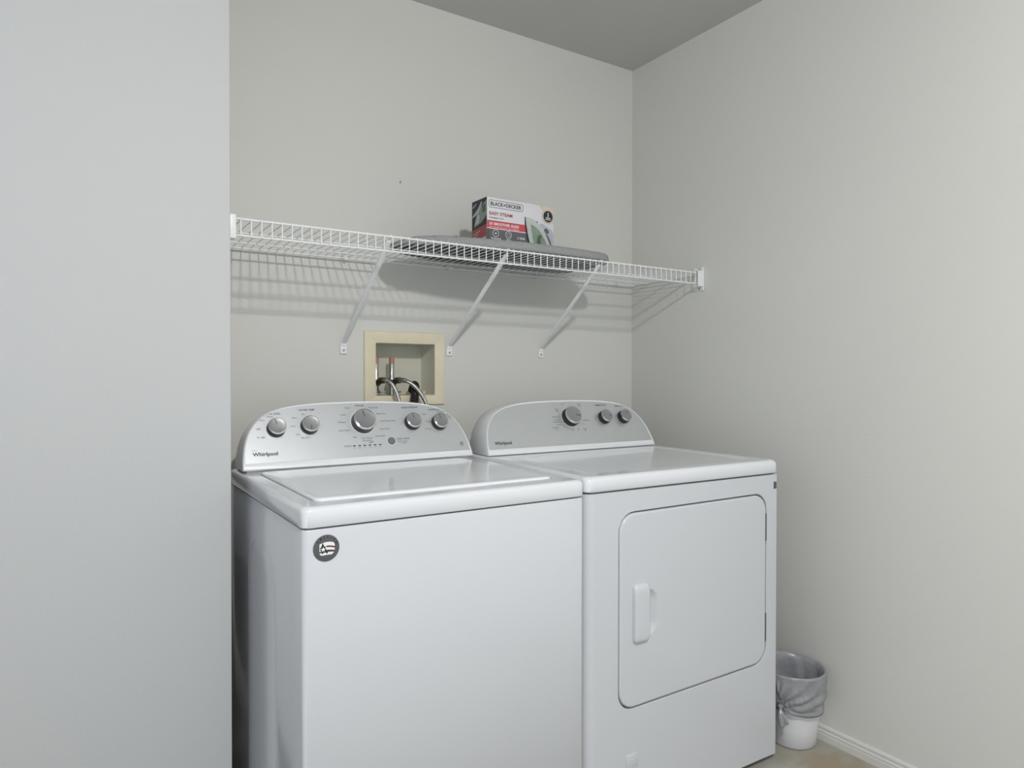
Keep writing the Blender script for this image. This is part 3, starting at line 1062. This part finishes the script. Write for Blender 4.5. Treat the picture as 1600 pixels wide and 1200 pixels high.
lp_([(0.0, 0.0), (0.985, 0.0), (0.985, 0.60), (0.0, 0.66)], 2, 0.0002)
lp_([(0.0, 0.66), (0.985, 0.60), (0.985, 1.0), (0.0, 1.0)], 10, 0.0002)
lp_([(0.14, 0.60), (0.30, 0.34), (0.62, 0.16), (0.985, 0.06), (0.985, 0.40), (0.60, 0.54)], 5, 0.0003)
lp_([(0.20, 0.55), (0.40, 0.33), (0.52, 0.36), (0.48, 0.52)], 4, 0.0004)
lp_([(0.03, 0.33), (0.40, 0.20), (0.62, 0.06), (0.70, 0.08), (0.45, 0.30), (0.05, 0.37)], 7, 0.0004)
lp_([(0.66, 0.16), (0.90, 0.14), (0.92, 0.30), (0.72, 0.33)], 6, 0.0005)
lp_([(0.06, 0.12), (0.30, 0.06), (0.30, 0.09), (0.06, 0.16)], 7, 0.0004)
for k in range(3):
    lp_([(0.05, 0.76 + k * 0.07), (0.55 - k * 0.12, 0.70 + k * 0.07), (0.55 - k * 0.12, 0.715 + k * 0.07), (0.05, 0.775 + k * 0.07)], 3, 0.0003)
lp_([(0.42, 0.90), (0.93, 0.86), (0.93, 1.0), (0.42, 1.0)], 4, 0.0004)
link_flat('printed_end', b, mats_c, carton)

# ------------------------------------------------------------------ recessed laundry outlet box
OB = Vector((-1.0576, 0.0, 1.0686))
outlet = thing('laundry_outlet_box', 'yellowed plastic recessed laundry outlet box in the back wall with two shut-off valves', 'outlet box', OB)


def ov(x, y, z):
    return Vector((x, y, z)) - OB


b = bmesh.new()
XO0, XO1, ZO0, ZO1 = -1.2095, -0.9080, 1.0690, 1.3240


def olp(d, y, r=0.003):
    return [ov(x, y, z) for x, z in rr(XO0 + d, XO1 - d, ZO0 + d, ZO1 - d, r, 4)]


def ilp(d, y, r=0.003):
    return [ov(x, y, z) for x, z in rr(HX0 + d, HX1 - d, HZ0 + d, HZ1 - d, r, 4)]


loft(b, [olp(0, -0.0004), olp(0.0, -0.0050), olp(0.0018, -0.0075), ilp(-0.002, -0.0080), ilp(0.0, -0.0065), ilp(0.0, 0.004)])
link('flange', b, YELL, outlet, True, 40)
b = bmesh.new()
loft(b, [ilp(0.0, 0.003), ilp(0.0015, 0.100), ilp(0.004, 0.1035)], False, True)
link('recess', b, BOXIN, outlet, True, 40)
b = bmesh.new()
lathe(b, [(0.007, 0), (0.007, 0.012), (0.005, 0.0135)], Matrix.Translation(ov(-0.966, 0.045, 1.1042)), 16)
link('drain_knockout', b, BOXIN, outlet)
for x in (-1.1480, -1.0900):
    y = 0.045
    b = bmesh.new()
    lathe(b, [(0.0100, 1.150), (0.0115, 1.156), (0.0115, 1.164), (0.0088, 1.168), (0.0088, 1.214)],
          Matrix.Translation(Vector((x, y, 0)) - OB), 20)
    box(b, ov(x - 0.013, y - 0.014, 1.136), ov(x + 0.013, y + 0.014, 1.154), 0.003)
    tube(b, [ov(x, y, 1.137), ov(x, y, 1.104)], 0.0085, 16)
    vb = link('shutoff_valve', b, CHROME, outlet)
    b = bmesh.new()
    lathe(b, [(0.0090, 1.214), (0.0094, 1.216), (0.0094, 1.234), (0.0080, 1.2365)], Matrix.Translation(Vector((x, y, 0)) - OB), 20)
    c = link('valve_cap', b, COPR, vb)
    c['label'] = 'dull red cap'
    b = bmesh.new()
    tube(b, [ov(x, y - 0.006, 1.146), ov(x + 0.006, y - 0.030, 1.155)], 0.0105, 12)
    tube(b, [ov(x + 0.006, y - 0.030, 1.155), ov(x + 0.010, y - 0.048, 1.156)], 0.0120, 6)
    link('outlet_nut', b, BRASS, vb)
    b = bmesh.new()
    box(b, ov(x + 0.004, y - 0.020, 1.112), ov(x + 0.028, y - 0.012, 1.118), 0.0015)
    box(b, ov(x + 0.004, y - 0.020, 1.112), ov(x + 0.010, y - 0.012, 1.140), 0.0015)
    link('lever', b, CHROME, vb)


# hoses
def hose(name, pts, r, m, label, cat, group=None, end=True, ribs=False):
    b = bmesh.new()
    P = catmull(pts, 10)
    c = P[-1]
    P = [p - c for p in P]
    if ribs:
        tube(b, P, lambda i: r * (1.0 if i % 2 else 0.90), 14)
    else:
        tube(b, P, r, 14)
    root = thing(name, label, cat, c, 0, group)
    link('hose_body', b, m, root)
    if end:
        b = bmesh.new()
        tube(b, [P[0], P[5], P[8]], r * 1.28, 14)
        link('end_ferrule', b, CHROME, root)
    return root


hose('supply_hose', [(-1.1380, -0.0035, 1.1565), (-1.130, -0.024, 1.153), (-1.117, -0.038, 1.135), (-1.106, -0.046, 1.103),
                     (-1.099, -0.052, 1.065), (-1.096, -0.058, 0.98), (-1.095, -0.070, 0.86)],
     0.0068, BRAID, 'braided steel hose on the left outlet valve, dropping behind the washer', 'hose', 'braided supply hoses')
hose('supply_hose', [(-1.0800, -0.0035, 1.1565), (-1.065, -0.030, 1.153), (-1.042, -0.044, 1.135), (-1.021, -0.052, 1.107),
                     (-1.006, -0.058, 1.075), (-0.998, -0.062, 1.03), (-0.993, -0.070, 0.86)],
     0.0068, BRAID, 'braided steel hose on the right outlet valve, curving over the black drain hose', 'hose', 'braided supply hoses')
hose('drain_hose', [(-1.004, 0.062, 1.118), (-1.008, 0.044, 1.130), (-1.014, 0.020, 1.139), (-1.023, -0.008, 1.131), (-1.033, -0.0270, 1.104), (-1.039, -0.0320, 1.075),
                    (-1.044, -0.034, 1.03), (-1.050, -0.036, 0.86)],
     0.0150, RUBB, 'thick black drain hose hooked into the outlet box', 'hose', None, False, True)

# a nail left in the wall
b = bmesh.new()
tube(b, [(0, -0.007, 0), (0, 0.0005, -0.001)], 0.0016, 8)
lathe(b, [(0.0030, 0.0), (0.0030, 0.001), (0.001, 0.0014)], frame((0, -0.006, 0), (1, 0, 0), (0, 0, 1)), 12)
nail = link('nail', b, SCREW)
nail.location = (-1.0778, -0.0006, 1.8443)
tag(nail, 'tiny dark nail in the bare back wall above the wire shelf', 'nail')

# ------------------------------------------------------------------ waste bin and its liner
BC, BR_, BH = Vector((-0.086, -0.857)), 0.070, 0.250          # bottom centre, bottom radius, height
RCN, RA, RB = Vector((-0.119, -0.880)), 0.094, 0.094          # rim centre, rim half axes


def bin_loop(t, d=0.0, z=None, wob=None, n=96):
    c = BC.lerp(RCN, t)
    a = BR_ + (RA - BR_) * t + d
    bb = BR_ + (RB - BR_) * t + d
    out = []
    for i in range(n):
        th = 2 * PI * i / n
        k = wob(th) if wob else 0.0
        out.append((c.x + (a + k) * math.cos(th), c.y + (bb + k) * math.sin(th), (BH * t if z is None else z)))
    return out


binr = thing('waste_bin', 'small round white plastic waste bin on the floor between dryer and right wall', 'waste bin', (BC.x, BC.y, 0))


def sh_(lo, o):
    return [(p[0] - o[0], p[1] - o[1], p[2] - o[2]) for p in lo]


O_ = (BC.x, BC.y, 0)
b = bmesh.new()
loft(b, [sh_(l, O_) for l in (bin_loop(0, -0.008, 0.001), bin_loop(0, -0.002, 0.002), bin_loop(0.02, 0.0), bin_loop(0.25), bin_loop(0.5), bin_loop(0.75), bin_loop(0.985),
                              bin_loop(0.985, -0.0025), bin_loop(0.5, -0.0025), bin_loop(0.03, -0.0025))], True, True)
link('bin_body', b, BINM, binr)
b = bmesh.new()
loft(b, [sh_(l, O_) for l in (bin_loop(0.965, 0.0), bin_loop(0.965, 0.0028), bin_loop(0.985, 0.0040), bin_loop(1.0, 0.0030), bin_loop(1.0, -0.0015), bin_loop(0.97, -0.0028))])
link('rim', b, BINM, binr)

liner = thing('bin_liner', 'smoky grey plastic bag lining the small white waste bin, folded over its rim', 'bag', (BC.x, BC.y, 0.02))
OL = (BC.x, BC.y, 0.02)


def fold(amp, f1, f2, ph):
    return lambda th: amp * (0.6 * math.sin(f1 * th + ph) + 0.4 * math.sin(f2 * th - ph * 1.7))


KN = math.radians(-166)       # where the bag is gathered and knotted
ZK = 0.150


def skirt(t, d, z_low):
    """outer fold of the bag: creases fan out from the knot"""
    L = bin_loop(t, d, n=NL)
    out = []
    for i, (x, y, z) in enumerate(L):
        th = 2 * PI * i / NL
        dd = (th - KN + PI) % (2 * PI) - PI
        s_ = dd * 0.09
        k = max(0.0, (0.985 - t) / 0.43)
        drop = z_low * k * k * (1 - math.exp(-(dd / 0.55) ** 2))
        zz = z - drop
        phi = math.atan2(zz - ZK, abs(s_) + 0.006)
        dist = math.hypot(s_, zz - ZK)
        amp = 0.0062 * min(1, k * 2.5) * math.exp(-(dist / 0.16) ** 2) * min(1.0, dist / 0.02)
        ww = amp * (math.sin(15 * phi + 1.5 * math.sin(3 * dd)) + 0.5 * math.sin(27 * phi + 2.0 + dd))
        ww += 0.002 * k * math.sin(5 * dd)
        ww = max(ww, -0.0048)
        c = BC.lerp(RCN, t)
        nx, ny = x - c.x, y - c.y
        m = math.hypot(nx, ny)
        out.append((x + nx / m * ww, y + ny / m * ww, zz))
    return out


NL = 160
b = bmesh.new()
loops = [bin_loop(0.12, -0.012, None, fold(0.004, 5, 8, 1), NL), bin_loop(0.30, -0.014, None, fold(0.008, 4, 7, 2), NL),
         bin_loop(0.50, -0.015, None, fold(0.010, 4, 9, 2.6), NL), bin_loop(0.68, -0.014, None, fold(0.010, 5, 9, 3.3), NL),
         bin_loop(0.84, -0.011, None, fold(0.008, 5, 11, 3.9), NL),
         bin_loop(0.95, -0.0075, None, fold(0.0015, 7, 12, 4.6), NL), bin_loop(1.004, -0.0036, n=NL), bin_loop(1.016, 0.0010, n=NL), bin_loop(1.012, 0.0045, n=NL),
         bin_loop(0.995, 0.0064, n=NL)]
ts = [0.975 - 0.43 * k / 17 for k in range(18)]
loops += [skirt(t, 0.0064 + 0.0016 * min(1, (0.975 - t) / 0.1) + 0.0012 * math.sin(PI * (0.975 - t) / 0.43), 0.013) for t in ts]
last = loops[-1]
loops.append([(x + (RCN.x - x) * 0.03, y + (RCN.y - y) * 0.03, z + 0.002) for x, y, z in last])
# the back of the mouth stands up a little
for li in (5, 6, 7, 8):
    loops[li] = [(x, y, z + 0.016 * max(0.0, math.sin(math.atan2(y - RCN.y, x - RCN.x) - 0.15)) ** 1.5) for x, y, z in loops[li]]
loft(b, [sh_(l, OL) for l in loops], True, False)
bag = link('bag_film', b, BAG, liner, True, 180)
# gathered tail hanging from the knot
ck = BC.lerp(RCN, ZK / BH)
rk = BR_ + (RA - BR_) * ZK / BH + 0.012
K = Vector((ck.x + rk * math.cos(KN), ck.y + rk * math.sin(KN), ZK)) - Vector(OL)
b = bmesh.new()
lathe(b, [(0.002, -0.006), (0.008, -0.003), (0.009, 0.002), (0.006, 0.006), (0.001, 0.008)], Matrix.Translation(K), 14)
RD = Vector((math.cos(KN), math.sin(KN), 0))
TD = Vector((-math.sin(KN), math.cos(KN), 0))
for tt, rr0, dz, w0 in ((0.026, 0.010, -0.044, 0.0055), (0.012, 0.015, -0.056, 0.0085), (0.018, 0.012, -0.050, 0.0060)):
    P = catmull([K, K + RD * rr0 * 0.7 + TD * tt * 0.35 + Vector((0, 0, dz * 0.35)), K + RD * rr0 + TD * tt * 0.8 + Vector((0, 0, dz * 0.75)),
                 K + RD * (rr0 * 0.9) + TD * tt + Vector((0, 0, dz))], 6)
    n = len(P)
    tube(b, P, lambda i: w0 * (0.35 + 0.65 * math.sin(PI * min(1, (i + 2) / (n + 2)) * 0.85)), 8)
link('knotted_tail', b, BAG, liner, True, 180)
